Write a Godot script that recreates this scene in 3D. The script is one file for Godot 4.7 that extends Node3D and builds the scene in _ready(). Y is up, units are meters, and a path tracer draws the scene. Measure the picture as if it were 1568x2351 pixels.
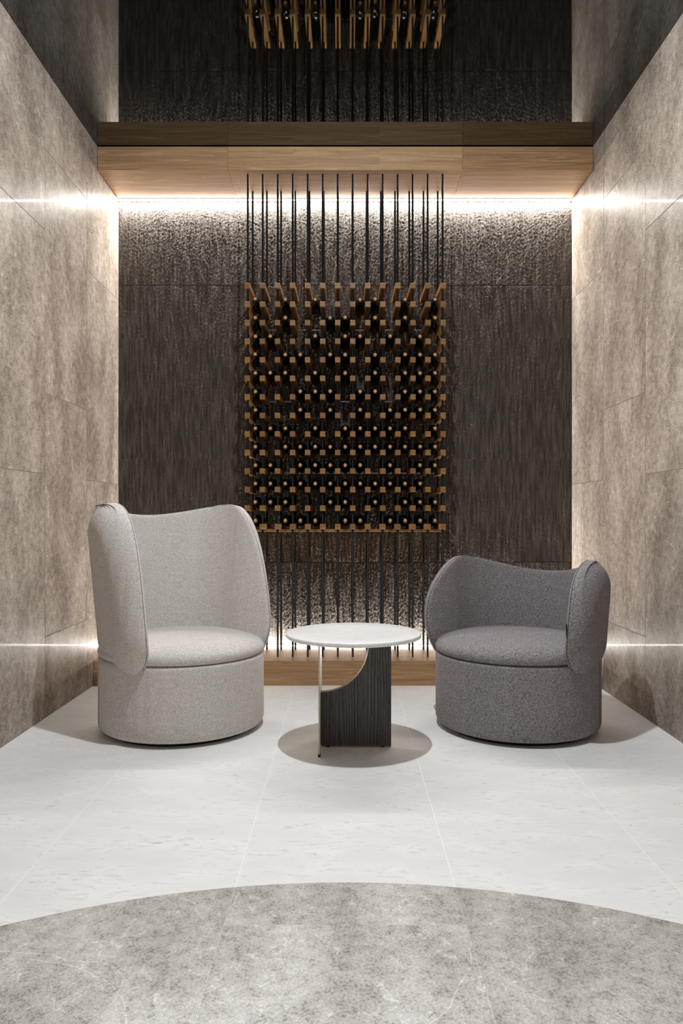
extends Node3D
# A stone-lined wine corner: back wall at z = 0, the camera looks along -z, metres, y up.

const CAM_Z := 4.899
const CAM_Y := 1.0096
const FOCAL := 1700.0
const HALF_W := 1.5
const CEIL_Y := 3.248
const BEAM_Y := 3.103
const PLAT_Y := 0.148
const ROOM_Z := 7.4
const LAMP_Z := 2.38
const LAMP_COLOR := Color(0.955, 0.978, 1.0)
const STRIP_COLOR := Color(1.0, 0.985, 0.96)

var M := {}
var names := {}
var cache := {}
var rng := RandomNumberGenerator.new()


func _ready():
	rng.seed = 7
	# ---- camera
	var cam := Camera3D.new()
	cam.name = "camera"
	cam.near = 0.05
	cam.far = 60.0
	var half := 1175.5 / FOCAL
	cam.set_frustum(2.0 * half * cam.near, Vector2(-8.5, 9.5) / FOCAL * cam.near, cam.near, cam.far)
	cam.position = Vector3(0, CAM_Y, CAM_Z)
	add_child(cam)
	cam.current = true
	# ---- environment
	var env := Environment.new()
	env.background_mode = Environment.BG_COLOR
	env.background_color = Color(0, 0, 0)
	env.tonemap_mode = Environment.TONE_MAPPER_LINEAR
	env.tonemap_exposure = 1.1
	env.sdfgi_enabled = true
	env.ssao_enabled = true
	env.ssil_enabled = true
	var we := WorldEnvironment.new()
	we.name = "environment"
	we.environment = env
	add_child(we)
	# ---- the place
	materials()
	shell()
	beam_and_plinth()
	lamps()
	rack()
	bottles()
	side_table()
	armchairs()


# ------------------------------------------------------------------ naming
func numbered(n: String) -> String:
	names[n] = names.get(n, -1) + 1
	return n if names[n] == 0 else "%s_%03d" % [n, names[n]]


func tag(o: Node, label: String, category: String, group := "", kind := ""):
	if label: o.set_meta("label", label)
	if category: o.set_meta("category", category)
	if group: o.set_meta("group", group)
	if kind: o.set_meta("kind", kind)
	return o


func base(called: String, at := Vector3.ZERO, turn := 0.0) -> Node3D:
	var o := Node3D.new()
	o.name = numbered(called)
	add_child(o)
	o.position = at
	o.rotation.y = turn
	return o


func part(called: String, mesh: Mesh, mat: Material, parent: Node, at := Vector3.ZERO, rot := Vector3.ZERO) -> MeshInstance3D:
	var o := MeshInstance3D.new()
	o.name = called if parent != self else numbered(called)
	o.mesh = mesh
	o.material_override = mat
	o.position = at
	o.rotation = rot
	o.cast_shadow = GeometryInstance3D.SHADOW_CASTING_SETTING_ON
	parent.add_child(o, true)
	return o


# ------------------------------------------------------------------ mesh helpers
func quad(st: SurfaceTool, a: Vector3, b: Vector3, c: Vector3, d: Vector3, ua := Vector2.ZERO, ub := Vector2.RIGHT, uc := Vector2.ONE, ud := Vector2.DOWN):
	# a, b, c, d run clockwise seen from the front
	for k in [[a, ua], [b, ub], [c, uc], [a, ua], [c, uc], [d, ud]]:
		st.set_uv(k[1])
		st.add_vertex(k[0])


# a box with chamfered edges, centred on its origin
func box(size: Vector3, ch := 0.001) -> ArrayMesh:
	var key := "box%s%s" % [size, ch]
	if cache.has(key): return cache[key]
	var st := SurfaceTool.new()
	st.begin(Mesh.PRIMITIVE_TRIANGLES)
	st.set_smooth_group(-1)
	var h := size / 2.0
	var q := h - Vector3(ch, ch, ch)
	var ax := [Vector3.RIGHT, Vector3.UP, Vector3.BACK]
	for i in 3:
		for s in [-1.0, 1.0]:
			var n: Vector3 = ax[i] * s
			var u: Vector3 = ax[(i + 1) % 3]
			var v: Vector3 = ax[(i + 2) % 3]
			var pu: Vector3 = u * q[(i + 1) % 3]
			var pv: Vector3 = v * q[(i + 2) % 3]
			var c: Vector3 = n * h[i]
			face4(st, [c - pu - pv, c + pu - pv, c + pu + pv, c - pu + pv], n)
	for i in 3:
		var j := (i + 1) % 3
		var k := (i + 2) % 3
		for sj in [-1.0, 1.0]:
			for sk in [-1.0, 1.0]:
				var e: Vector3 = ax[i] * q[i]
				var p1: Vector3 = ax[j] * h[j] * sj + ax[k] * q[k] * sk
				var p2: Vector3 = ax[j] * q[j] * sj + ax[k] * h[k] * sk
				face4(st, [p1 - e, p1 + e, p2 + e, p2 - e], (ax[j] * sj + ax[k] * sk).normalized())
	for sx in [-1.0, 1.0]:
		for sy in [-1.0, 1.0]:
			for sz in [-1.0, 1.0]:
				var a := Vector3(h.x * sx, q.y * sy, q.z * sz)
				var b := Vector3(q.x * sx, h.y * sy, q.z * sz)
				var c := Vector3(q.x * sx, q.y * sy, h.z * sz)
				var n := Vector3(sx, sy, sz)
				if (b - a).cross(c - a).dot(n) > 0.0:
					var t := b
					b = c
					c = t
				for p in [a, b, c]:
					st.set_uv(Vector2(p.x, p.y))
					st.add_vertex(p)
	st.generate_normals()
	cache[key] = st.commit()
	return cache[key]


func face4(st: SurfaceTool, p: Array, n: Vector3):
	var c: Vector3 = (p[1] - p[0]).cross(p[2] - p[0])
	if c.dot(n) > 0.0: p.reverse()
	for k in [0, 1, 2, 0, 2, 3]:
		var v: Vector3 = p[k]
		st.set_uv(Vector2(v.x + v.z, v.y + v.z))
		st.add_vertex(v)


# a tile in the XY plane facing +z, its face at z = 0, with UVs over one face (flipped by "turn")
func tile(w: float, h: float, t: float, turn: int, u_span := 1.0, v_span := 1.0) -> ArrayMesh:
	var key := "tile%.4f_%.4f_%.4f_%d_%.3f_%.3f" % [w, h, t, turn, u_span, v_span]
	if cache.has(key): return cache[key]
	var st := SurfaceTool.new()
	st.begin(Mesh.PRIMITIVE_TRIANGLES)
	st.set_smooth_group(-1)
	var x := w / 2.0
	var y := h / 2.0
	var c := 0.0008
	var uv := func(p: Vector3) -> Vector2:
		var u := (p.x / w + 0.5) * u_span
		var v := (0.5 - p.y / h) * v_span
		if turn & 1: u = 1.0 - u
		if turn & 2: v = 1.0 - v
		return Vector2(u, v)
	var f := [Vector3(-x + c, y - c, 0), Vector3(x - c, y - c, 0), Vector3(x - c, -y + c, 0), Vector3(-x + c, -y + c, 0)]
	var m := [Vector3(-x, y, -c), Vector3(x, y, -c), Vector3(x, -y, -c), Vector3(-x, -y, -c)]
	var b := [Vector3(-x, y, -t), Vector3(x, y, -t), Vector3(x, -y, -t), Vector3(-x, -y, -t)]
	quad(st, f[0], f[1], f[2], f[3], uv.call(f[0]), uv.call(f[1]), uv.call(f[2]), uv.call(f[3]))
	for i in 4:
		var j := (i + 1) % 4
		quad(st, m[i], m[j], f[j], f[i], uv.call(m[i]), uv.call(m[j]), uv.call(f[j]), uv.call(f[i]))
		quad(st, b[i], b[j], m[j], m[i], uv.call(m[i]), uv.call(m[j]), uv.call(m[j]), uv.call(m[i]))
	quad(st, b[3], b[2], b[1], b[0])
	st.generate_normals()
	cache[key] = st.commit()
	return cache[key]


# a flat piece of floor with any outline (x, z), its top at y = 0
func slab(poly: PackedVector2Array, t: float, origin: Vector2, size: Vector2, turn: int) -> ArrayMesh:
	var st := SurfaceTool.new()
	st.begin(Mesh.PRIMITIVE_TRIANGLES)
	st.set_smooth_group(-1)
	if Geometry2D.is_polygon_clockwise(poly): poly.reverse()
	var uv := func(p: Vector2) -> Vector2:
		var u := (p.x - origin.x) / size.x
		var v := (p.y - origin.y) / size.y
		if turn & 1: u = 1.0 - u
		if turn & 2: v = 1.0 - v
		return Vector2(u, v)
	var tri := Geometry2D.triangulate_polygon(poly)
	for i in range(0, tri.size(), 3):
		var ps := [poly[tri[i]], poly[tri[i + 1]], poly[tri[i + 2]]]
		var a := Vector3(ps[0].x, 0, ps[0].y)
		var b := Vector3(ps[1].x, 0, ps[1].y)
		var c := Vector3(ps[2].x, 0, ps[2].y)
		if (b - a).cross(c - a).y > 0.0: ps = [ps[0], ps[2], ps[1]]
		for p in ps:
			st.set_uv(uv.call(p))
			st.add_vertex(Vector3(p.x, 0, p.y))
	var mid := Vector2.ZERO
	for p in poly: mid += p / poly.size()
	for i in poly.size():
		var p := poly[i]
		var q := poly[(i + 1) % poly.size()]
		var a := Vector3(p.x, 0, p.y)
		var b := Vector3(q.x, 0, q.y)
		var dn := Vector3(0, -t, 0)
		var out := Vector3((q - p).y, 0, -(q - p).x)
		if (b - a).cross(b + dn - a).dot(out) > 0.0:
			var s := a
			a = b
			b = s
		quad(st, a, b, b + dn, a + dn, uv.call(p), uv.call(q), uv.call(q), uv.call(p))
	st.generate_normals()
	return st.commit()


# a profile of (radius, height) turned round the y axis; planar UVs in metres from above, else (arc, height)
func lathe(profile: Array, seg := 48, planar := false) -> ArrayMesh:
	var st := SurfaceTool.new()
	st.begin(Mesh.PRIMITIVE_TRIANGLES)
	st.set_smooth_group(0)
	var lens := [0.0]
	var rmax := 0.001
	for i in profile.size():
		rmax = maxf(rmax, profile[i].x)
		if i > 0: lens.append(lens[-1] + profile[i].distance_to(profile[i - 1]))
	for i in profile.size() - 1:
		for s in seg:
			var a0 := TAU * s / seg
			var a1 := TAU * (s + 1) / seg
			var p := [ring(profile[i], a0), ring(profile[i], a1), ring(profile[i + 1], a1), ring(profile[i + 1], a0)]
			var u := [Vector2(a0 * rmax, lens[i]), Vector2(a1 * rmax, lens[i]), Vector2(a1 * rmax, lens[i + 1]), Vector2(a0 * rmax, lens[i + 1])]
			if planar:
				for k in 4: u[k] = Vector2(p[k].x, p[k].z + p[k].y)
			for k in [0, 2, 1, 0, 3, 2]:
				st.set_uv(u[k])
				st.add_vertex(p[k])
	st.generate_normals()
	return st.commit()


func ring(p: Vector2, a: float) -> Vector3:
	return Vector3(sin(a) * p.x, p.y, cos(a) * p.x)


# an outline (x, y) given depth along z, centred on z = 0, with UVs in metres and edges on their own
func extrude(poly: PackedVector2Array, depth: float) -> ArrayMesh:
	var st := SurfaceTool.new()
	st.begin(Mesh.PRIMITIVE_TRIANGLES)
	st.set_smooth_group(-1)
	if Geometry2D.is_polygon_clockwise(poly): poly.reverse()
	var z := depth / 2.0
	var tri := Geometry2D.triangulate_polygon(poly)
	for i in range(0, tri.size(), 3):
		for s in [1.0, -1.0]:
			var ps := [poly[tri[i]], poly[tri[i + 1]], poly[tri[i + 2]]]
			var c: float = (ps[1] - ps[0]).cross(ps[2] - ps[0])
			if (c > 0.0) == (s > 0.0): ps.reverse()
			for p in ps:
				st.set_uv(p)
				st.add_vertex(Vector3(p.x, p.y, z * s))
	for i in poly.size():
		var p := poly[i]
		var q := poly[(i + 1) % poly.size()]
		var a := Vector3(p.x, p.y, z)
		var b := Vector3(q.x, q.y, z)
		var bk := Vector3(0, 0, -depth)
		var out := Vector3((q - p).y, -(q - p).x, 0)
		if (b - a).cross(b + bk - a).dot(out) > 0.0:
			quad(st, b, a, a + bk, b + bk, q, p, p + Vector2(depth, 0), q + Vector2(depth, 0))
		else:
			quad(st, a, b, b + bk, a + bk, p, q, q + Vector2(depth, 0), p + Vector2(depth, 0))
	st.generate_normals()
	return st.commit()


# a round tube through points
func tube(pts: Array, r: float, seg := 8, closed := false) -> ArrayMesh:
	var st := SurfaceTool.new()
	st.begin(Mesh.PRIMITIVE_TRIANGLES)
	st.set_smooth_group(0)
	var n := pts.size()
	var rings := []
	for i in n:
		var a: Vector3 = pts[(i - 1 + n) % n] if closed else pts[maxi(i - 1, 0)]
		var b: Vector3 = pts[(i + 1) % n] if closed else pts[mini(i + 1, n - 1)]
		var t := (b - a).normalized()
		var up := Vector3.UP if absf(t.y) < 0.9 else Vector3.RIGHT
		var x := t.cross(up).normalized()
		var y := x.cross(t)
		var rg := []
		for s in seg:
			rg.append(pts[i] + (x * cos(TAU * s / seg) + y * sin(TAU * s / seg)) * r)
		rings.append(rg)
	for i in (n if closed else n - 1):
		var A: Array = rings[i]
		var B: Array = rings[(i + 1) % n]
		for s in seg:
			var k := (s + 1) % seg
			for v in [A[s], B[s], B[k], A[s], B[k], A[k]]:
				st.set_uv(Vector2(v.x, v.y))
				st.add_vertex(v)
	if not closed:
		for e in [0, n - 1]:
			for s in range(1, seg - 1):
				var tri := [rings[e][0], rings[e][s], rings[e][s + 1]]
				if e == 0: tri.reverse()
				for v in tri:
					st.set_uv(Vector2.ZERO)
					st.add_vertex(v)
	st.generate_normals()
	return st.commit()


# ------------------------------------------------------------------ textures
func noise(w: int, h: int, sd: int, freq: float, sx := 1, sy := 1, octaves := 4, kind := FastNoiseLite.TYPE_SIMPLEX_SMOOTH, warp := 0.0, fractal := FastNoiseLite.FRACTAL_FBM) -> PackedByteArray:
	var f := FastNoiseLite.new()
	f.seed = sd
	f.noise_type = kind
	f.frequency = freq
	f.fractal_type = fractal
	f.fractal_octaves = octaves
	if warp > 0.0:
		f.domain_warp_enabled = true
		f.domain_warp_amplitude = warp
		f.domain_warp_frequency = freq * 0.6
	var im := f.get_image(w / sx, h / sy, false, false, false)
	if sx > 1 or sy > 1: im.resize(w, h, Image.INTERPOLATE_CUBIC)
	im.convert(Image.FORMAT_L8)
	return im.get_data()


func image_of(w: int, h: int, data: PackedByteArray) -> ImageTexture:
	return ImageTexture.create_from_image(Image.create_from_data(w, h, false, Image.FORMAT_RGB8, data))


# grey limestone: clouds, mottling, dark crumbs, pale veins; a 0.6 x 1.2 m piece
func stone(w: int, h: int, sd: int, lo: Color, hi: Color, drift: float, crumbs := 1.0) -> ImageTexture:
	var k := w / 600.0
	var cloud := noise(w, h, sd, 0.0036 / k, 1, 2, 3, FastNoiseLite.TYPE_SIMPLEX_SMOOTH, 30.0 * k)
	var patch := noise(w, h, sd + 1, 0.02 / k, 1, 1, 5, FastNoiseLite.TYPE_SIMPLEX_SMOOTH, 25.0 * k)
	var mott := noise(w, h, sd + 2, 0.085 / k, 1, 1, 4)
	var fine := noise(w, h, sd + 3, 0.3 / k, 1, 1, 2)
	var vein := noise(w, h, sd + 4, 0.0026 / k, 1, 1, 5, FastNoiseLite.TYPE_SIMPLEX_SMOOTH, 60.0 * k)
	var vein2 := noise(w, h, sd + 5, 0.007 / k, 1, 1, 5, FastNoiseLite.TYPE_SIMPLEX_SMOOTH, 40.0 * k)
	# long pale calcite veins that wander down the slab and fork
	var lines := PackedFloat32Array()
	lines.resize(w * h)
	var r := RandomNumberGenerator.new()
	r.seed = sd * 17 + 3
	for n in 16:
		var main := n < 6
		var x := r.randf() * w
		var y := r.randf_range(-0.3, 0.7) * h
		var a := r.randf_range(-0.55, 0.55) if main else r.randf_range(-1.3, 1.3)
		var steps := int((r.randf_range(0.35, 0.9) if main else r.randf_range(0.06, 0.2)) * h)
		var power := r.randf_range(0.16, 0.34) if main else r.randf_range(0.12, 0.24)
		var wide := r.randf_range(0.7, 1.7) * k
		for t in steps:
			x += sin(a)
			y += cos(a)
			a += r.randf_range(-0.06, 0.06)
			var f := power * sin(PI * t / steps) * r.randf_range(0.5, 1.0)
			for dy in range(-1, 2):
				for dx in range(-3, 4):
					var px := int(x) + dx
					var py := int(y) + dy
					if px < 0 or py < 0 or px >= w or py >= h: continue
					var q := maxf(0.0, 1.0 - absf(px - x) / (wide + 0.6))
					lines[py * w + px] = maxf(lines[py * w + px], f * q)
	var out := PackedByteArray()
	out.resize(w * h * 3)
	var r0 := lo.r * 255.0
	var g0 := lo.g * 255.0
	var b0 := lo.b * 255.0
	var dr := hi.r * 255.0 - r0
	var dg := hi.g * 255.0 - g0
	var db := hi.b * 255.0 - b0
	var o := 0
	for i in w * h:
		var c := cloud[i] - 128.0
		var p := patch[i] - 128.0
		var m := mott[i] - 128.0
		var f := fine[i] - 128.0
		var v := 0.52 + c * 0.0031 + p * 0.0024 + m * 0.0024 + f * 0.0042 + drift
		var q := m + f * 0.5 + p * 0.6 + c * 0.3
		if q < -56.0: v += (q + 56.0) * 0.014 * crumbs
		var e := absf(vein[i] - 128.0)
		if e < 3.0: v += (3.0 - e) * 0.15 * clampf((p + 50.0) / 90.0, 0.0, 1.0)
		e = absf(vein2[i] - 124.0)
		if e < 5.0 and c > -14.0: v += (5.0 - e) * 0.065 * clampf((m + 30.0) / 60.0, 0.0, 1.0)
		v = clampf(v + lines[i] * 2.0, -0.25, 1.3)
		out[o] = clampi(int(r0 + dr * v), 0, 255)
		out[o + 1] = clampi(int(g0 + dg * v), 0, 255)
		out[o + 2] = clampi(int(b0 + db * v), 0, 255)
		o += 3
	return image_of(w, h, out)


# white marble: faint grey wisps across, a few darker flecks and a rusty vein
func marble(w: int, h: int, sd: int) -> ImageTexture:
	var k := w / 600.0
	var cloud := noise(w, h, sd, 0.006 / k, 2, 1, 3)
	var wisp := noise(w, h, sd + 1, 0.05 / k, 4, 1, 4, FastNoiseLite.TYPE_SIMPLEX_SMOOTH, 20.0 * k)
	var fleck := noise(w, h, sd + 2, 0.06 / k, 3, 1, 3)
	var vein := noise(w, h, sd + 3, 0.004 / k, 2, 1, 4, FastNoiseLite.TYPE_SIMPLEX_SMOOTH, 40.0 * k)
	var fine := noise(w, h, sd + 4, 0.3 / k, 2, 1, 2)
	# thin broken threads across the slab, grey or rusty
	var grey := PackedFloat32Array()
	var rust := PackedFloat32Array()
	grey.resize(w * h)
	rust.resize(w * h)
	var rr := RandomNumberGenerator.new()
	rr.seed = sd * 31 + 5
	var lean := rr.randf_range(-0.25, 0.25)
	for n in 46:
		var x := rr.randf_range(-0.2, 0.9) * w
		var y := rr.randf() * h
		var a := lean + rr.randf_range(-0.25, 0.25)
		var steps := int(rr.randf_range(0.05, 0.6) * w)
		var power := rr.randf_range(4.0, 20.0)
		var to_rust := n % 6 == 0
		for t in steps:
			x += cos(a)
			y += sin(a)
			a = lerpf(a + rr.randf_range(-0.1, 0.1), lean, 0.01)
			var px := int(x)
			var f := power * sin(PI * t / steps) * rr.randf_range(0.2, 1.0)
			for dy in range(-1, 2):
				var py := int(y) + dy
				if px < 0 or py < 0 or px >= w or py >= h: continue
				var q := f * (1.0 if dy == 0 else 0.45)
				if to_rust: rust[py * w + px] = maxf(rust[py * w + px], q)
				else: grey[py * w + px] = maxf(grey[py * w + px], q)
	var out := PackedByteArray()
	out.resize(w * h * 3)
	var o := 0
	for i in w * h:
		var r := 231.0 + (cloud[i] - 128.0) * 0.06 + (fine[i] - 128.0) * 0.02
		var g := r - 1.0
		var b := r - 2.5
		var s := wisp[i] - 146.0
		if s > 0.0:
			s = minf(s * 0.28 * clampf((cloud[i] - 90.0) / 60.0, 0.0, 1.0), 13.0)
			r -= s
			g -= s * 0.97
			b -= s * 0.92
		var f := fleck[i] - 190.0 + (cloud[i] - 150.0) * 0.25
		if f > 0.0 and cloud[i] > 140:
			f = minf(f * 1.0, 30.0)
			r -= f
			g -= f
			b -= f * 0.95
		r -= grey[i] + rust[i] * 0.5
		g -= grey[i] + rust[i] * 1.0
		b -= grey[i] + rust[i] * 1.5
		var e := absf(vein[i] - 132.0)
		if e < 1.3:
			e = (1.3 - e) * minf(maxf(0.0, wisp[i] - 110.0), 60.0) * 0.45
			r -= e * 0.55
			g -= e * 0.85
			b -= e * 1.15
		out[o] = clampi(int(r), 0, 255)
		out[o + 1] = clampi(int(g), 0, 255)
		out[o + 2] = clampi(int(b), 0, 255)
		o += 3
	return image_of(w, h, out)


# plain-sawn wood with its grain along u: growth bands, streaks and pores between two colours
func wood(w: int, h: int, sd: int, lo: Color, hi: Color, bands: float, contrast: float, along := 16, slope := 0.35) -> ImageTexture:
	var bend := noise(w, h, sd, 0.012, along, 1, 3)
	var streak := noise(w, h, sd + 1, 0.18, along * 2, 1, 3)
	var pore := noise(w, h, sd + 2, 0.5, along, 1, 1)
	var tone := noise(w, h, sd + 3, 0.02, along, 1, 2)
	var out := PackedByteArray()
	out.resize(w * h * 3)
	var o := 0
	for y in h:
		for x in w:
			var i := y * w + x
			var ph: float = (y / float(h) * slope + bend[i] / 255.0) * bands
			var f := ph - floorf(ph)
			var ringv := f * f
			var v := 0.5 + (ringv - 0.35) * contrast + (streak[i] - 128.0) * 0.0028 + (tone[i] - 128.0) * 0.002
			if pore[i] > 178: v -= (pore[i] - 178) * 0.006
			v = clampf(v, 0.0, 1.0)
			var c := lo.lerp(hi, v)
			out[o] = int(c.r * 255.0)
			out[o + 1] = int(c.g * 255.0)
			out[o + 2] = int(c.b * 255.0)
			o += 3
	return image_of(w, h, out)


# melange twill: diagonal yarns whose tone changes from stitch to stitch; returns [colour, relief]
func twill(sd: int, lo: Color, hi: Color) -> Array:
	var n := 512
	var r := RandomNumberGenerator.new()
	r.seed = sd
	var cell := 4
	var cells := n / cell
	var tone := PackedFloat32Array()
	tone.resize(cells * cells)
	for i in cells * cells: tone[i] = r.randf()
	var col := PackedByteArray()
	var hgt := PackedByteArray()
	col.resize(n * n * 3)
	hgt.resize(n * n)
	for y in n:
		for x in n:
			var seg := (x / 64) % 2
			var dx: int = x if seg == 0 else n - 1 - x
			var d := fposmod((dx + y) / 8.0, 1.0)
			var rib := 0.5 - 0.5 * cos(TAU * d)
			var t := tone[(y / cell) * cells + ((x + (y / cell) * 2) % n) / cell]
			var v := clampf(0.5 + 0.6 * (rib - 0.5) + 1.15 * (t - 0.5), 0.0, 1.0)
			var c := lo.lerp(hi, v)
			var i := y * n + x
			col[i * 3] = int(c.r * 255.0)
			col[i * 3 + 1] = int(c.g * 255.0)
			col[i * 3 + 2] = int(c.b * 255.0)
			hgt[i] = int(clampf(0.7 * rib + 0.3 * t, 0.0, 1.0) * 255.0)
	return [image_of(n, n, col), ImageTexture.create_from_image(Image.create_from_data(n, n, false, Image.FORMAT_L8, hgt))]


# ------------------------------------------------------------------ materials
func mat(called: String, col: Color, rough := 0.6, metal := 0.0) -> StandardMaterial3D:
	var m := StandardMaterial3D.new()
	m.resource_name = called
	m.albedo_color = col
	m.roughness = rough
	m.metallic = metal
	M[called] = m
	return m


func materials():
	var lo := Color8(126, 114, 103)
	var hi := Color8(195, 183, 171)
	for i in 4:
		var m := mat("stone_%d" % i, Color.WHITE, 0.36)
		m.albedo_texture = stone(512, 1024, 20 + i * 10, lo, hi, [-0.12, -0.03, 0.03, -0.07][i])
		m.metallic_specular = 0.11
		m.clearcoat_enabled = true
		m.clearcoat = 0.03
		m.clearcoat_roughness = 0.05
	lo = Color8(138, 132, 125)
	hi = Color8(207, 202, 196)
	for i in 3:
		var m := mat("floor_stone_%d" % i, Color.WHITE, 0.5)
		m.albedo_texture = stone(768, 1536, 90 + i * 10, lo, hi, [0.03, -0.06, 0.0][i])
	for i in 3:
		var m := mat("marble_%d" % i, Color.WHITE, 0.38)
		m.albedo_texture = marble(640, 1280, 150 + i * 10)
	mat("grout", Color8(242, 240, 236), 0.9)
	mat("wall_grout", Color8(116, 107, 98), 0.9)
	var c := mat("ceiling_mirror", Color(0.415, 0.425, 0.43), 0.03, 1.0)
	c.metallic_specular = 0.5
	mat("black", Color8(16, 16, 17), 0.5)
	mat("black_metal", Color8(15, 15, 17), 0.42).metallic_specular = 0.35
	mat("glass", Color8(7, 8, 8), 0.06)
	mat("capsule", Color8(12, 11, 12), 0.3)
	mat("cork", Color8(205, 158, 105), 0.8)
	var oak := wood(1024, 512, 300, Color8(144, 111, 76), Color8(200, 164, 123), 9.0, 0.5, 24, 1.2)
	for i in 3:
		var m := mat("oak_%d" % i, [Color8(245, 245, 245), Color8(255, 255, 255), Color8(240, 236, 232)][i], 0.5)
		m.albedo_texture = oak
		m.uv1_triplanar = true
		m.uv1_scale = Vector3(1.0 / 1.6, 1.0 / 0.55, 1.0 / 0.55)
		m.uv1_offset = Vector3(0.5 + i * 0.37, 0.5 + i * 0.31, 0.5 + i * 0.43)
	for i in 3:
		var m := mat("peg_%d" % i, [Color8(204, 186, 132), Color8(186, 164, 116), Color8(218, 196, 136)][i], 0.5)
		m.albedo_texture = oak
		m.uv1_triplanar = true
		m.uv1_scale = Vector3(3.0, 3.0, 3.0)
		m.uv1_offset = Vector3(0.2 * i, 0.3 * i, 0.1)
	var ash := mat("black_ash", Color.WHITE, 0.5)
	ash.albedo_texture = wood(1024, 512, 340, Color8(27, 26, 25), Color8(88, 84, 80), 4.0, 1.0, 20, 20.0)
	var brass := mat("champagne_metal", Color8(196, 184, 164), 0.5, 0.3)
	brass.metallic_specular = 0.5
	var top := mat("table_marble", Color.WHITE, 0.3)
	top.albedo_texture = M.marble_1.albedo_texture
	top.uv1_scale = Vector3(1.0 / 0.6, 1.0 / 1.2, 1)
	var t := twill(5, Color8(164, 157, 151), Color8(240, 234, 229))
	var fab := mat("fabric_light", Color.WHITE, 0.95)
	fab.albedo_texture = t[0]
	fab.heightmap_enabled = true
	fab.heightmap_texture = t[1]
	fab.heightmap_scale = 0.08
	fab.uv1_scale = Vector3(5.0, 5.0, 5.0)
	fab.uv1_triplanar = true
	fab.uv1_triplanar_sharpness = 10.0
	t = twill(9, Color8(64, 60, 61), Color8(190, 183, 184))
	fab = mat("fabric_dark", Color.WHITE, 0.95)
	fab.albedo_texture = t[0]
	fab.heightmap_enabled = true
	fab.heightmap_texture = t[1]
	fab.heightmap_scale = 0.08
	fab.uv1_scale = Vector3(5.0, 5.0, 5.0)
	fab.uv1_triplanar = true
	fab.uv1_triplanar_sharpness = 10.0
	mat("thread_light", Color8(120, 110, 104), 0.9)
	mat("thread_dark", Color8(45, 43, 45), 0.9)
	# rough dark stone of the back wall
	var n := 1024
	var pit := noise(n, n, 401, 0.10, 1, 1, 3)
	var fib := noise(n, n, 402, 0.035, 1, 12, 4, FastNoiseLite.TYPE_SIMPLEX_SMOOTH, 14.0)
	var col := PackedByteArray()
	var hgt := PackedByteArray()
	col.resize(n * n * 3)
	hgt.resize(n * n)
	for i in n * n:
		var v := (fib[i] - 128.0) * 0.26 + (pit[i] - 128.0) * 0.06
		col[i * 3] = clampi(int(80.0 + v), 0, 255)
		col[i * 3 + 1] = clampi(int(72.0 + v), 0, 255)
		col[i * 3 + 2] = clampi(int(66.0 + v), 0, 255)
		hgt[i] = clampi(int(pit[i] * 0.75 + fib[i] * 0.25), 0, 255)
	var rock := mat("dark_stone", Color.WHITE, 0.7)
	rock.albedo_texture = image_of(n, n, col)
	rock.metallic_specular = 0.32
	rock.heightmap_enabled = true
	rock.heightmap_texture = ImageTexture.create_from_image(Image.create_from_data(n, n, false, Image.FORMAT_L8, hgt))
	rock.heightmap_scale = 0.6
	rock.uv1_scale = Vector3(1.0 / 0.8, 1.0 / 0.8, 1)
	var led := mat("led_glow", Color(1, 1, 1), 0.5)
	led.emission_enabled = true
	led.emission = STRIP_COLOR
	led.emission_energy_multiplier = 40.0
	var spot := mat("lamp_glow", Color(1, 1, 1), 0.5)
	spot.emission_enabled = true
	spot.emission = LAMP_COLOR
	spot.emission_energy_multiplier = 60.0


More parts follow.
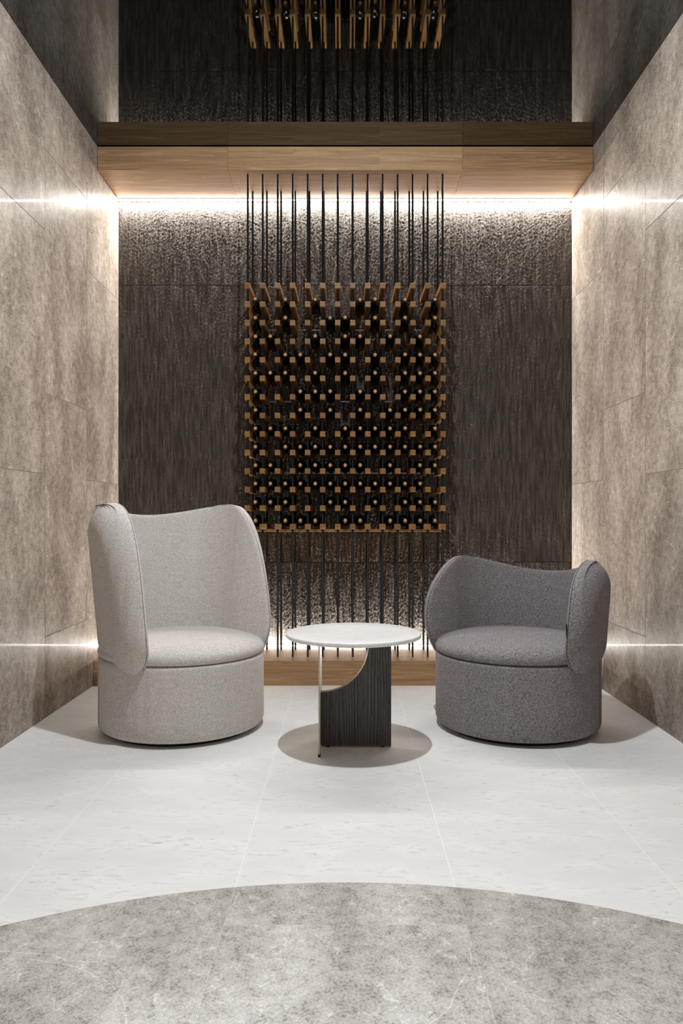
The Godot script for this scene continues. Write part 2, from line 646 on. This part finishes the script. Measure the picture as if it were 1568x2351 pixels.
# ------------------------------------------------------------------ the room
func shell():
	# side walls: shells with thickness, clad with stone tiles of 0.6 x 1.22 m
	for side in [-1, 1]:
		var w := part("wall_left" if side < 0 else "wall_right", box(Vector3(0.12, CEIL_Y + 0.02, ROOM_Z + 0.3)), M.wall_grout, self, Vector3(side * (HALF_W + 0.0008 + 0.06), CEIL_Y / 2.0, ROOM_Z / 2.0 - 0.0))
		tag(w, "grey-brown limestone wall of tall tiles on the %s side" % ("left" if side < 0 else "right"), "wall", "", "structure")
		var count := 0
		for s in 12:
			var z0 := s * 0.6
			var z1 := minf(z0 + 0.6, ROOM_Z - 0.005)
			var cuts := [0.0, 1.22, 2.44, CEIL_Y] if s % 2 == 0 else [0.0, 0.407, 1.627, 2.848, CEIL_Y]
			for c in cuts.size() - 1:
				var hh: float = cuts[c + 1] - cuts[c] - 0.003
				var v_span := minf(1.0, hh / 1.2)
				var turn := (s * 3 + c * 2 + (1 if side > 0 else 0)) % 4
				var t := part("tile", tile(z1 - z0 - 0.003, hh, 0.009, turn, 1.0, v_span), M["stone_%d" % ((s + c * 3 + (2 if side > 0 else 0)) % 4)], w)
				t.global_transform = Transform3D(Basis(Vector3.UP, -side * PI / 2.0 + rng.randf_range(-0.002, 0.002)) * Basis(Vector3.RIGHT, rng.randf_range(-0.0008, 0.0008)), Vector3(side * HALF_W, (cuts[c] + cuts[c + 1]) / 2.0, (z0 + z1) / 2.0))
				count += 1
	# back wall: dark riven stone in three courses
	var bw := part("wall_back", box(Vector3(2.0 * HALF_W + 0.3, CEIL_Y + 0.02, 0.12)), M.black, self, Vector3(0, CEIL_Y / 2.0, -0.085))
	tag(bw, "dark brown riven stone wall with vertical ridges behind the wine rack", "wall", "", "structure")
	var fib := FastNoiseLite.new()
	fib.seed = 77
	fib.frequency = 1.0
	fib.fractal_octaves = 3
	var big := FastNoiseLite.new()
	big.seed = 78
	big.frequency = 1.0
	big.fractal_octaves = 2
	var pit := FastNoiseLite.new()
	pit.seed = 79
	pit.frequency = 1.0
	pit.fractal_octaves = 3
	for c in [[0.0, 0.705], [0.705, 2.537], [2.537, CEIL_Y]]:
		var o := part("stone_panel", relief(c[0] + 0.001, c[1] - 0.001, fib, big, pit), M.dark_stone, bw)
		o.global_position = Vector3.ZERO
	# wall behind the camera
	var fw := part("wall_front", box(Vector3(2.0 * HALF_W + 0.3, CEIL_Y + 0.02, 0.12)), M.stone_1, self, Vector3(0, CEIL_Y / 2.0, ROOM_Z + 0.06))
	tag(fw, "plain grey stone wall behind the viewer", "wall", "", "structure")
	# ceiling: dark mirror
	var ce := part("ceiling", box(Vector3(2.0 * HALF_W + 0.3, 0.1, ROOM_Z + 0.3)), M.ceiling_mirror, self, Vector3(0, CEIL_Y + 0.0505, ROOM_Z / 2.0))
	tag(ce, "dark mirror ceiling that reflects the rack and walls", "ceiling", "", "structure")
	# floor: white marble tiles round a circle of grey stone
	var fl := part("floor", box(Vector3(2.0 * HALF_W + 0.3, 0.1, ROOM_Z + 0.3)), M.grout, self, Vector3(0, -0.0503, ROOM_Z / 2.0))
	tag(fl, "white marble tile floor with an inlaid circle of grey stone", "floor", "", "structure")
	var disc := PackedVector2Array()
	for i in 160:
		disc.append(Vector2(0, 4.63) + Vector2(cos(TAU * i / 160.0), sin(TAU * i / 160.0)) * 1.772)
	var inner := Geometry2D.offset_polygon(disc, -0.0005)[0]
	var outer := Geometry2D.offset_polygon(disc, 0.0005)[0]
	var n := 0
	for i in range(-2, 3):
		var z := 0.07 if i % 2 != 0 else -0.53
		while z < ROOM_Z:
			var z1 := z + 1.2
			var a := Vector2(i * 0.6 - 0.2987, maxf(z + 0.001, 0.02))
			var b := Vector2(i * 0.6 + 0.2987, minf(z1 - 0.001, ROOM_Z - 0.004))
			var rect := PackedVector2Array([a, Vector2(b.x, a.y), b, Vector2(a.x, b.y)])
			if b.y > a.y:
				var k := n % 3
				for p in Geometry2D.clip_polygons(rect, outer):
					if not Geometry2D.is_polygon_clockwise(p):
						part("tile", slab(p, 0.005, Vector2(i * 0.6 - 0.3, z), Vector2(0.6, 1.2), n % 4), M["marble_%d" % k], fl).global_position = Vector3(0, 0, 0)
				for p in Geometry2D.intersect_polygons(Geometry2D.offset_polygon(rect, 0.0011, Geometry2D.JOIN_MITER)[0], inner):
					part("inlay_tile", slab(p, 0.005, Vector2(i * 0.6 - 0.3, z), Vector2(0.6, 1.2), (n + 1) % 4), M["floor_stone_%d" % ((i + 3) % 3)], fl).global_position = Vector3(0, 0, 0)
			n += 1
			z = z1


# one course of the back wall as real relief: ridges that run down the stone, hollows and lumps
func relief(y0: float, y1: float, fib: FastNoiseLite, big: FastNoiseLite, pit: FastNoiseLite) -> ArrayMesh:
	var step := 0.0055
	var nx := int(3.0 / step)
	var ny := int((y1 - y0) / step)
	var x0 := -1.4985
	var dx := 2.997 / nx
	var dy := (y1 - y0) / ny
	var pos := PackedVector3Array()
	var uvs := PackedVector2Array()
	pos.resize((nx + 1) * (ny + 1))
	uvs.resize(pos.size())
	var shift := y0 * 3.1
	var i := 0
	for r in ny + 1:
		var y := y0 + r * dy
		for c in nx + 1:
			var x := x0 + c * dx
			var b := big.get_noise_2d(x * 1.6 + shift, y * 0.9 + 7.0)
			var wx := x + b * 0.07 + 0.008 * big.get_noise_2d(x * 7.0, y * 5.0 + 3.0)
			var f := maxf(0.0, 1.0 - absf(fib.get_noise_2d(wx * 22.0 + shift, y * 1.3)) * 5.0)
			var g := fib.get_noise_2d(wx * 9.0 + 40.0 + shift, y * 1.1)
			var p := pit.get_noise_2d(x * 60.0, y * 50.0 + shift)
			var z := -0.007 + 0.0026 * f + 0.0022 * g + 0.0026 * p + 0.003 * b
			var e := minf(minf(y - y0, y1 - y) / 0.004, 1.0)
			pos[i] = Vector3(x, y, z - 0.0015 * (1.0 - e))
			uvs[i] = Vector2(x, -y + shift)
			i += 1
	var nrm := PackedVector3Array()
	nrm.resize(pos.size())
	i = 0
	for r in ny + 1:
		for c in nx + 1:
			var zx := pos[i + (1 if c < nx else 0)].z - pos[i - (1 if c > 0 else 0)].z
			var zy := pos[i + (nx + 1 if r < ny else 0)].z - pos[i - (nx + 1 if r > 0 else 0)].z
			nrm[i] = Vector3(-zx / (2.0 * dx), -zy / (2.0 * dy), 1.0).normalized()
			i += 1
	var idx := PackedInt32Array()
	idx.resize(nx * ny * 6)
	var k := 0
	for r in ny:
		for c in nx:
			var a := r * (nx + 1) + c
			var d := a + nx + 1
			idx[k] = a
			idx[k + 1] = d
			idx[k + 2] = d + 1
			idx[k + 3] = a
			idx[k + 4] = d + 1
			idx[k + 5] = a + 1
			k += 6
	var arr := []
	arr.resize(Mesh.ARRAY_MAX)
	arr[Mesh.ARRAY_VERTEX] = pos
	arr[Mesh.ARRAY_NORMAL] = nrm
	arr[Mesh.ARRAY_TEX_UV] = uvs
	arr[Mesh.ARRAY_INDEX] = idx
	var m := ArrayMesh.new()
	m.add_surface_from_arrays(Mesh.PRIMITIVE_TRIANGLES, arr)
	return m


func beam_and_plinth():
	# oak beam under the ceiling, in three lengths, a shadow gap above
	var b := base("wooden_beam", Vector3(0, BEAM_Y, 0))
	tag(b, "oak-clad beam across the top of the back wall under the ceiling", "beam", "", "structure")
	var cut := [-1.498, -0.71, 0.71, 1.498]
	var bz := 0.422
	for i in 3:
		var w: float = cut[i + 1] - cut[i] - 0.0012
		var x: float = (cut[i + 1] + cut[i]) / 2.0
		part("front_board", box(Vector3(w, 0.141, 0.018), 0.0008), M["oak_%d" % i], b, Vector3(x, 0.0705, bz - 0.009))
		part("bottom_board", box(Vector3(w, 0.018, bz - 0.0195 - 0.024), 0.0008), M["oak_%d" % i], b, Vector3(x, 0.009, 0.024 + (bz - 0.0195 - 0.024) / 2.0))
	part("shadow_gap", box(Vector3(2.99, 0.124, 0.36)), M.black, b, Vector3(0, 0.082, 0.21))
	# oak plinth along the floor
	var p := base("wooden_plinth", Vector3.ZERO)
	tag(p, "low oak plinth on the floor along the back wall under the rods", "plinth", "", "structure")
	var pz := 0.487
	for i in 3:
		var w: float = cut[i + 1] - cut[i] - 0.0012
		var x: float = (cut[i + 1] + cut[i]) / 2.0
		part("front_board", box(Vector3(w, PLAT_Y - 0.0185, 0.018), 0.0008), M["oak_%d" % ((i + 1) % 3)], p, Vector3(x, (PLAT_Y - 0.0185) / 2.0, pz - 0.009))
		part("top_board", box(Vector3(w, 0.018, pz - 0.026), 0.0008), M["oak_%d" % ((i + 1) % 3)], p, Vector3(x, PLAT_Y - 0.009, 0.026 + (pz - 0.026) / 2.0))


func lamps():
	# light strips along the top and the foot of the back wall
	for top in [true, false]:
		var dirn := -1.0 if top else 1.0
		var s := base("led_strip", Vector3(0, (BEAM_Y if top else PLAT_Y) + dirn * 0.007, 0.0))
		tag(s, "white light strip along the %s of the dark stone wall" % ("top" if top else "foot"), "light strip")
		part("light_profile", box(Vector3(2.99, 0.003, 0.016), 0.0005), M.champagne_metal, s, Vector3(0, -dirn * 0.0055, 0.011))
		part("light_diffuser", box(Vector3(2.986, 0.008, 0.014), 0.002), M.led_glow, s, Vector3(0, 0, 0.011))
		var a := AreaLight3D.new()
		a.name = "strip_light"
		a.area_size = Vector2(2.98, 0.012)
		a.light_energy = 5.8 if top else 4.6
		a.light_color = STRIP_COLOR
		a.shadow_enabled = true
		a.area_range = 9.0
		a.area_attenuation = 2.0
		a.position = Vector3(0, dirn * 0.0055, 0.012)
		a.rotation = Vector3(dirn * 1.5, PI, 0)
		s.add_child(a)
	# recessed linear downlights in the ceiling along the middle of the room: the first lights the seats, the others the floor nearer the entrance
	for n in 3:
		var d := base("ceiling_downlight", Vector3(0, CEIL_Y, [LAMP_Z, 4.5, 6.2][n]))
		tag(d, "black linear ceiling downlight with five small lamps, %s from the wine rack" % ["nearest", "second", "farthest"][n], "downlight", "ceiling downlights")
		part("housing", box(Vector3(0.045, 0.008, 0.2), 0.001), M.black_metal, d, Vector3(0, -0.0045, 0))
		for i in 5:
			var at := Vector3(0, -0.0135, (i - 2) * 0.036)
			part("lamp_lens", lathe([Vector2(0, -0.006), Vector2(0.008, -0.0055), Vector2(0.011, -0.002), Vector2(0.011, 0.005), Vector2(0, 0.005)], 16), M.lamp_glow, d, at)
			if n > 0: continue
			var l := OmniLight3D.new()
			l.name = "cell_light"
			l.light_energy = 0.4
			l.light_color = LAMP_COLOR
			l.light_size = 0.01
			l.omni_range = 12.0
			l.omni_attenuation = 2.0
			l.shadow_enabled = true
			l.position = at + Vector3(0, -0.018, 0)
			d.add_child(l, true)
		var sp := SpotLight3D.new()
		sp.name = "beam_light"
		sp.light_energy = [3.7, 1.2, 20.0][n]
		sp.light_color = LAMP_COLOR
		sp.light_size = 0.02
		sp.spot_angle = [68.0, 38.0, 48.0][n]
		sp.spot_angle_attenuation = [1.0, 0.7, 0.6][n]
		sp.spot_range = 12.0
		sp.spot_attenuation = 2.0
		sp.shadow_enabled = true
		sp.position = Vector3(0, -0.035, 0)
		sp.rotation.x = -PI / 2.0
		d.add_child(sp, true)


# ------------------------------------------------------------------ wine rack
const PITCH := 0.0918
const ROW := 0.113
const PEG := 0.033
const PEG_TOP := 2.431


func rack():
	var r := base("wine_rack", Vector3(0, PLAT_Y, 0))
	tag(r, "tall wine rack of black rods with rows of square oak pegs", "wine rack")
	var rod := tube([Vector3(0, 0, 0), Vector3(0, BEAM_Y - PLAT_Y, 0)], 0.0064, 12)
	for z in [0.363, 0.124]:
		for k in 14:
			part("rod", rod, M.black_metal, r, Vector3((k - 6.5) * PITCH, 0, z))
	var peg := box(Vector3(PEG, PEG, 0.33), 0.0012)
	for j in 14:
		for k in 14:
			part("peg", peg, M["peg_%d" % rng.randi_range(0, 2)], r, Vector3((k - 6.5) * PITCH, PEG_TOP - PEG / 2.0 - j * ROW - PLAT_Y, 0.225))
	var rail := tube([Vector3(-0.6, 0, 0), Vector3(0.6, 0, 0)], 0.0045, 8)
	for y in [2.227, 1.759, 1.292]:
		part("rail", rail, M.black_metal, r, Vector3(0, y - PLAT_Y, 0.045))
		for sx in [-1, 1]:
			part("rail_bracket", tube([Vector3(sx * 0.597, y - PLAT_Y, 0.045), Vector3(sx * 0.597, y - PLAT_Y, 0.124)], 0.004, 8), M.black_metal, r)
	part("bottom_board", box(Vector3(1.2, 0.016, 0.22), 0.001), M.peg_0, r, Vector3(0, PEG_TOP - 13 * ROW - PEG - 0.0085 - PLAT_Y, 0.17))


func bottles():
	var rows := [
		[0, 2, 4, 7, 8, 10, 12], [0, 2, 5, 6, 8, 10, 12], [0, 1, 4, 6, 7, 9, 11], [0, 2, 3, 5, 6, 8, 10, 11, 12], [0, 1, 2, 4, 6, 8, 10, 11, 12],
		[0, 3, 4, 5, 7, 8, 10, 11, 12], [0, 3, 5, 7, 9, 10, 11, 12], [0, 1, 2, 4, 6, 7, 8, 9, 10, 12], [0, 2, 3, 4, 5, 6, 7, 8, 9, 10, 11, 12],
		[0, 1, 3, 4, 5, 6, 7, 9, 11, 12], [0, 1, 2, 3, 4, 5, 6, 7, 8, 9, 10, 11], [0, 1, 2, 5, 6, 8, 10, 11, 12], [0, 2, 3, 4, 6, 7, 9, 10, 11, 12]]
	var R := 0.0358
	var body := lathe([Vector2(0, 0.012), Vector2(0.02, 0.006), Vector2(0.03, 0.0), Vector2(0.034, 0.0015), Vector2(R, 0.006), Vector2(R, 0.02), Vector2(R, 0.09), Vector2(R, 0.165), Vector2(0.035, 0.178),
		Vector2(0.0325, 0.19), Vector2(0.0275, 0.202), Vector2(0.0215, 0.213), Vector2(0.017, 0.224), Vector2(0.0148, 0.236), Vector2(0.0142, 0.248)], 28)
	var cap := lathe([Vector2(0.0144, 0.236), Vector2(0.0148, 0.238), Vector2(0.0146, 0.266), Vector2(0.0158, 0.269), Vector2(0.0158, 0.281), Vector2(0.0146, 0.285), Vector2(0.0102, 0.2856), Vector2(0.0098, 0.283)], 24)
	var cork := lathe([Vector2(0.0098, 0.278), Vector2(0.0098, 0.2855), Vector2(0.0088, 0.2868), Vector2(0, 0.287)], 20)
	var proto: Node3D = null
	var ord := ["first", "second", "third", "fourth", "fifth", "sixth", "seventh", "eighth", "ninth", "tenth", "eleventh", "twelfth", "thirteenth"]
	for j in rows.size():
		for n in rows[j].size():
			var c: int = rows[j][n]
			var o: Node3D
			if proto == null:
				proto = base("wine_bottle")
				part("glass_body", body, M.glass, proto)
				part("neck_foil", cap, M.capsule, proto)
				part("cork_end", cork, M.cork, proto)
				o = proto
			else:
				o = proto.duplicate()
				o.name = numbered("wine_bottle")
				add_child(o)
			var gap := PITCH - PEG
			var up := sqrt(R * R - gap * gap / 4.0)
			o.position = Vector3((c - 6.0) * PITCH, PEG_TOP - (j + 1) * ROW + up + 0.0004, 0.078 + rng.randf_range(-0.008, 0.008))
			o.rotation = Vector3(PI / 2.0, 0, 0)
			o.rotate_object_local(Vector3.UP, rng.randf_range(0, TAU))
			var row_word := "top bottle row" if j == 0 else ("bottom bottle row" if j == 12 else "%s bottle row from the top" % ord[j])
			var col_word := "leftmost" if n == 0 else ("rightmost" if n == rows[j].size() - 1 else "%s from left" % ord[n])
			tag(o, "dark wine bottle, %s in the %s" % [col_word, row_word], "bottle", "wine bottles in the rack")


# ------------------------------------------------------------------ side table
func side_table():
	var cz := CAM_Z - 3.19
	var t := base("side_table", Vector3(0.036, 0, cz))
	tag(t, "round side table with white marble top on crossed black wood and pale metal panels", "table")
	var H := 0.51
	var top := lathe([Vector2(0, H - 0.018), Vector2(0.2, H - 0.018), Vector2(0.2865, H - 0.018), Vector2(0.289, H - 0.0165), Vector2(0.29, H - 0.013), Vector2(0.29, H - 0.004), Vector2(0.2885, H - 0.0012), Vector2(0.2855, H), Vector2(0.2, H), Vector2(0, H)], 96, true)
	part("marble_top", top, M.table_marble, t)
	# black ash panel with a quarter-round cut-out
	var z := CAM_Z - 3.232 - cz - 0.011
	var x0 := -0.1055 - 0.036
	var x1 := 0.2006 - 0.036
	var y1 := H - 0.0185
	var poly := PackedVector2Array([Vector2(x0, 0.006), Vector2(x1, 0.006), Vector2(x1, y1), Vector2(x0 + 0.208, y1)])
	var trim := []
	for i in 33:
		var a := -PI / 2.0 * i / 32.0
		var p := Vector2(x0, 0.449) + Vector2(cos(a), sin(a)) * 0.208
		poly.append(p)
		trim.append(p)
	var turned := PackedVector2Array()
	for p in poly: turned.append(Vector2(p.y, -p.x))
	var panel := extrude(turned, 0.022)
	var o := part("wood_panel", panel, M.black_ash, t, Vector3(0, 0, z))
	o.rotation.z = PI / 2.0
	# pale metal lining of the cut-out
	var strip := PackedVector2Array()
	strip.append(Vector2(x0 + 0.208, y1))
	for p in trim: strip.append(p)
	for i in range(32, -1, -1):
		var a := -PI / 2.0 * i / 32.0
		strip.append(Vector2(x0, 0.449) + Vector2(cos(a), sin(a)) * 0.2062)
	strip.append(Vector2(x0 + 0.2062, y1))
	part("cutout_lining", extrude(strip, 0.022), M.champagne_metal, t, Vector3(0, 0, z - 0.001))
	# thin upright metal panel, seen edge-on
	part("metal_panel", box(Vector3(0.006, y1 - 0.01, 0.27), 0.0008), M.champagne_metal, t, Vector3(x0 - 0.0035, (y1 + 0.01) / 2.0, z + 0.011))
	for dz in [0.125, -0.1]:
		part("foot", lathe([Vector2(0, 0), Vector2(0.0055, 0), Vector2(0.006, 0.002), Vector2(0.006, 0.013), Vector2(0, 0.013)], 14), M.black_metal, t, Vector3(x0 - 0.0035, 0, z + 0.011 + dz))
	for dx in [0.03, 0.27]:
		part("foot", lathe([Vector2(0, 0), Vector2(0.008, 0), Vector2(0.008, 0.007), Vector2(0, 0.007)], 14), M.black_metal, t, Vector3(x0 + dx, 0, z))


# ------------------------------------------------------------------ armchairs
# The back is a padded sheet wrapped round the seat: u runs round it, v up it; "s" gives the shape.
func back_reach(v: float, s: Dictionary) -> float:
	# how far the sheet reaches from the middle of the back along its curve, at height v (0 bottom .. 1 top)
	var f: float = s.peak
	var a: float = s.reach
	if v < f:
		var t := (f - v) / f
		a -= s.low_in * (1.0 - pow(maxf(0.0, 1.0 - pow(t, s.low_pow)), 1.0 / s.low_pow))
	else:
		var t := (v - f) / (1.0 - f)
		a -= s.slant * t * t + s.top_in * (1.0 - pow(maxf(0.0, 1.0 - pow(t, s.top_pow)), 1.0 / s.top_pow))
	return a


# seen from above: half a circle round the back, then straight wings towards the front (+z)
func back_mid(arc: float, h: float, s: Dictionary) -> Array:
	var r: float = s.r0 + s.flare * (h - 0.5)
	var q := absf(arc)
	var sg := signf(arc)
	var turn := q / r
	if turn < PI / 2.0:
		return [Vector3(sin(turn) * r * sg, h, -cos(turn) * r), Vector3(sin(turn) * sg, -s.flare, -cos(turn)).normalized()]
	var w := q - r * PI / 2.0
	return [Vector3((r + w * w * s.spread) * sg, h, w), Vector3(sg, -s.flare, -2.0 * w * s.spread).normalized()]


func padded_back(s: Dictionary) -> Array:
	var nu := 112
	var nv := 56
	var flat := []  # (arc, height)
	for j in nv + 1:
		var v := 0.5 - 0.5 * cos(PI * j / nv)
		var A := back_reach(v, s)
		var fr := []
		for i in nu + 1:
			var q := 2.0 * i / nu - 1.0
			var u := sin(q * PI / 2.0) * 0.85 + q * 0.15
			var a := A * u
			var e: float = absf(a) / s.reach
			var top: float = lerpf(s.h_back, s.h_wing, smoothstep(s.rise, 0.8, e))
			var bot: float = lerpf(s.b_back, s.b_wing, smoothstep(0.2, 0.7, e))
			fr.append(Vector2(a, lerpf(bot, top, v)))
		flat.append(fr)
	var rim := PackedVector2Array()
	for i in nu + 1: rim.append(flat[0][i])
	for j in nv + 1: rim.append(flat[j][nu])
	for i in range(nu, -1, -1): rim.append(flat[nv][i])
	for j in range(nv, -1, -1): rim.append(flat[j][0])
	var inn := []
	var outr := []
	for j in nv + 1:
		var a_in := []
		var a_out := []
		for i in nu + 1:
			var p: Vector2 = flat[j][i]
			var d := 0.0
			if i > 0 and j > 0 and i < nu and j < nv:
				d = 1e9
				for q in rim:
					d = minf(d, p.distance_squared_to(q))
				d = sqrt(d)
			# the rim lies near the inner face, and moves to the middle of the pad towards the foot
			var foot := 1.0 - smoothstep(0.29, 0.43, p.y)
			var shift := 0.035 * foot
			var ti: float = minf(d / (0.02 + 0.07 * foot), 1.0)
			var to: float = minf(d / s.soft, 1.0)
			var m := back_mid(p.x, p.y, s)
			var rim_at: Vector3 = m[0] + m[1] * shift
			a_in.append(rim_at - m[1] * (0.009 + shift) * sqrt(maxf(0.0, 1.0 - (1.0 - ti) * (1.0 - ti))))
			a_out.append(rim_at + m[1] * (s.thick - shift) * pow(maxf(0.0, 1.0 - pow(1.0 - to, 1.9)), 1.0 / 2.0))
		inn.append(a_in)
		outr.append(a_out)
	var st := SurfaceTool.new()
	st.begin(Mesh.PRIMITIVE_TRIANGLES)
	st.set_smooth_group(0)
	for j in nv:
		for i in nu:
			for side in 2:
				var g: Array = inn if side == 0 else outr
				var p := [g[j][i], g[j][i + 1], g[j + 1][i + 1], g[j + 1][i]]
				var u := [flat[j][i], flat[j][i + 1], flat[j + 1][i + 1], flat[j + 1][i]]
				var order := [0, 2, 1, 0, 3, 2] if side == 1 else [0, 1, 2, 0, 2, 3]
				for k in order:
					st.set_uv(u[k] + Vector2(side * 0.13, 0))
					st.add_vertex(p[k])
	st.generate_normals()
	# the seam follows the rim
	var seam := []
	for i in range(3, nu - 2): seam.append(outr[0][i])
	for j in range(3, nv - 2): seam.append(outr[j][nu])
	for i in range(nu - 3, 2, -1): seam.append(outr[nv][i])
	for j in range(nv - 3, 2, -1): seam.append(outr[j][0])
	return [st.commit(), seam]


func armchair(at: Vector3, facing: float, s: Dictionary, fabric: Material, thread: Material) -> Node3D:
	var c := base("armchair", at, facing)
	part("swivel_base", lathe([Vector2(0, 0), Vector2(0.335, 0), Vector2(0.34, 0.004), Vector2(0.34, 0.024), Vector2(0, 0.024)], 64), M.black, c)
	var r: float = s.r
	part("upholstered_drum", lathe([Vector2(0.3, 0.018), Vector2(r - 0.03, 0.0185), Vector2(r - 0.014, 0.022), Vector2(r - 0.005, 0.031), Vector2(r, 0.046), Vector2(r, 0.12), Vector2(r, 0.2), Vector2(r, 0.3), Vector2(r, 0.338), Vector2(r - 0.002, 0.349), Vector2(r - 0.009, 0.355), Vector2(r - 0.03, 0.356), Vector2(0, 0.356)], 96), fabric, c)
	part("seat_cushion", lathe([Vector2(0, 0.3555), Vector2(r - 0.03, 0.3555), Vector2(r - 0.012, 0.358), Vector2(r - 0.002, 0.366), Vector2(r + 0.002, 0.378), Vector2(r - 0.001, 0.391), Vector2(r - 0.010, 0.404), Vector2(r - 0.026, 0.416), Vector2(r - 0.055, 0.428), Vector2(r - 0.11, 0.439), Vector2(r - 0.19, 0.446), Vector2(0.1, 0.45), Vector2(0, 0.451)], 96, true), fabric, c)
	var pb := padded_back(s)
	var b := part("padded_back", pb[0], fabric, c)
	part("seam", tube(pb[1], 0.0012, 6, true), thread, b)
	if s.has("tag_at"):
		var q := back_mid(s.reach - 0.004, s.tag_at, s)
		var tg := part("fabric_tag", box(Vector3(0.003, 0.05, 0.016), 0.0008), thread, b, q[0] - q[1] * 0.006)
		tg.rotation.y = 0.3
	for a in s.seams:
		part("seam", tube([Vector3(sin(a) * r, 0.04, cos(a) * r), Vector3(sin(a) * r, 0.19, cos(a) * r), Vector3(sin(a) * r, 0.345, cos(a) * r)], 0.0012, 6), thread, c)
	return c


func armchairs():
	var tall := {"r": 0.39, "r0": 0.276, "flare": 0.09, "spread": 1.2, "thick": 0.12, "soft": 0.13, "reach": 0.675, "peak": 0.3, "low_in": 0.2, "low_pow": 2.0, "slant": 0.06, "top_in": 0.26, "top_pow": 4.0,
		"rise": 0.0, "h_back": 1.015, "h_wing": 1.078, "b_back": 0.33, "b_wing": 0.272, "seams": [deg_to_rad(-108), deg_to_rad(110)]}
	var c := armchair(Vector3(-0.7855, 0, CAM_Z - 3.58), deg_to_rad(46), tall, M.fabric_light, M.thread_light)
	tag(c, "light beige fabric tub armchair with a high wraparound back", "armchair", "tub armchairs by the side table")
	var low := {"r": 0.39, "r0": 0.316, "flare": 0.07, "spread": 0.9, "thick": 0.102, "soft": 0.12, "reach": 0.73, "peak": 0.45, "low_in": 0.2, "low_pow": 2.0, "slant": 0.02, "top_in": 0.3, "top_pow": 2.1,
		"tag_at": 0.52, "rise": 0.0, "h_back": 0.728, "h_wing": 0.82, "b_back": 0.33, "b_wing": 0.293, "seams": [deg_to_rad(100), deg_to_rad(-110)]}
	c = armchair(Vector3(0.831, 0, CAM_Z - 3.59), deg_to_rad(-41), low, M.fabric_dark, M.thread_dark)
	tag(c, "dark grey fabric tub armchair with a low wraparound back", "armchair", "tub armchairs by the side table")
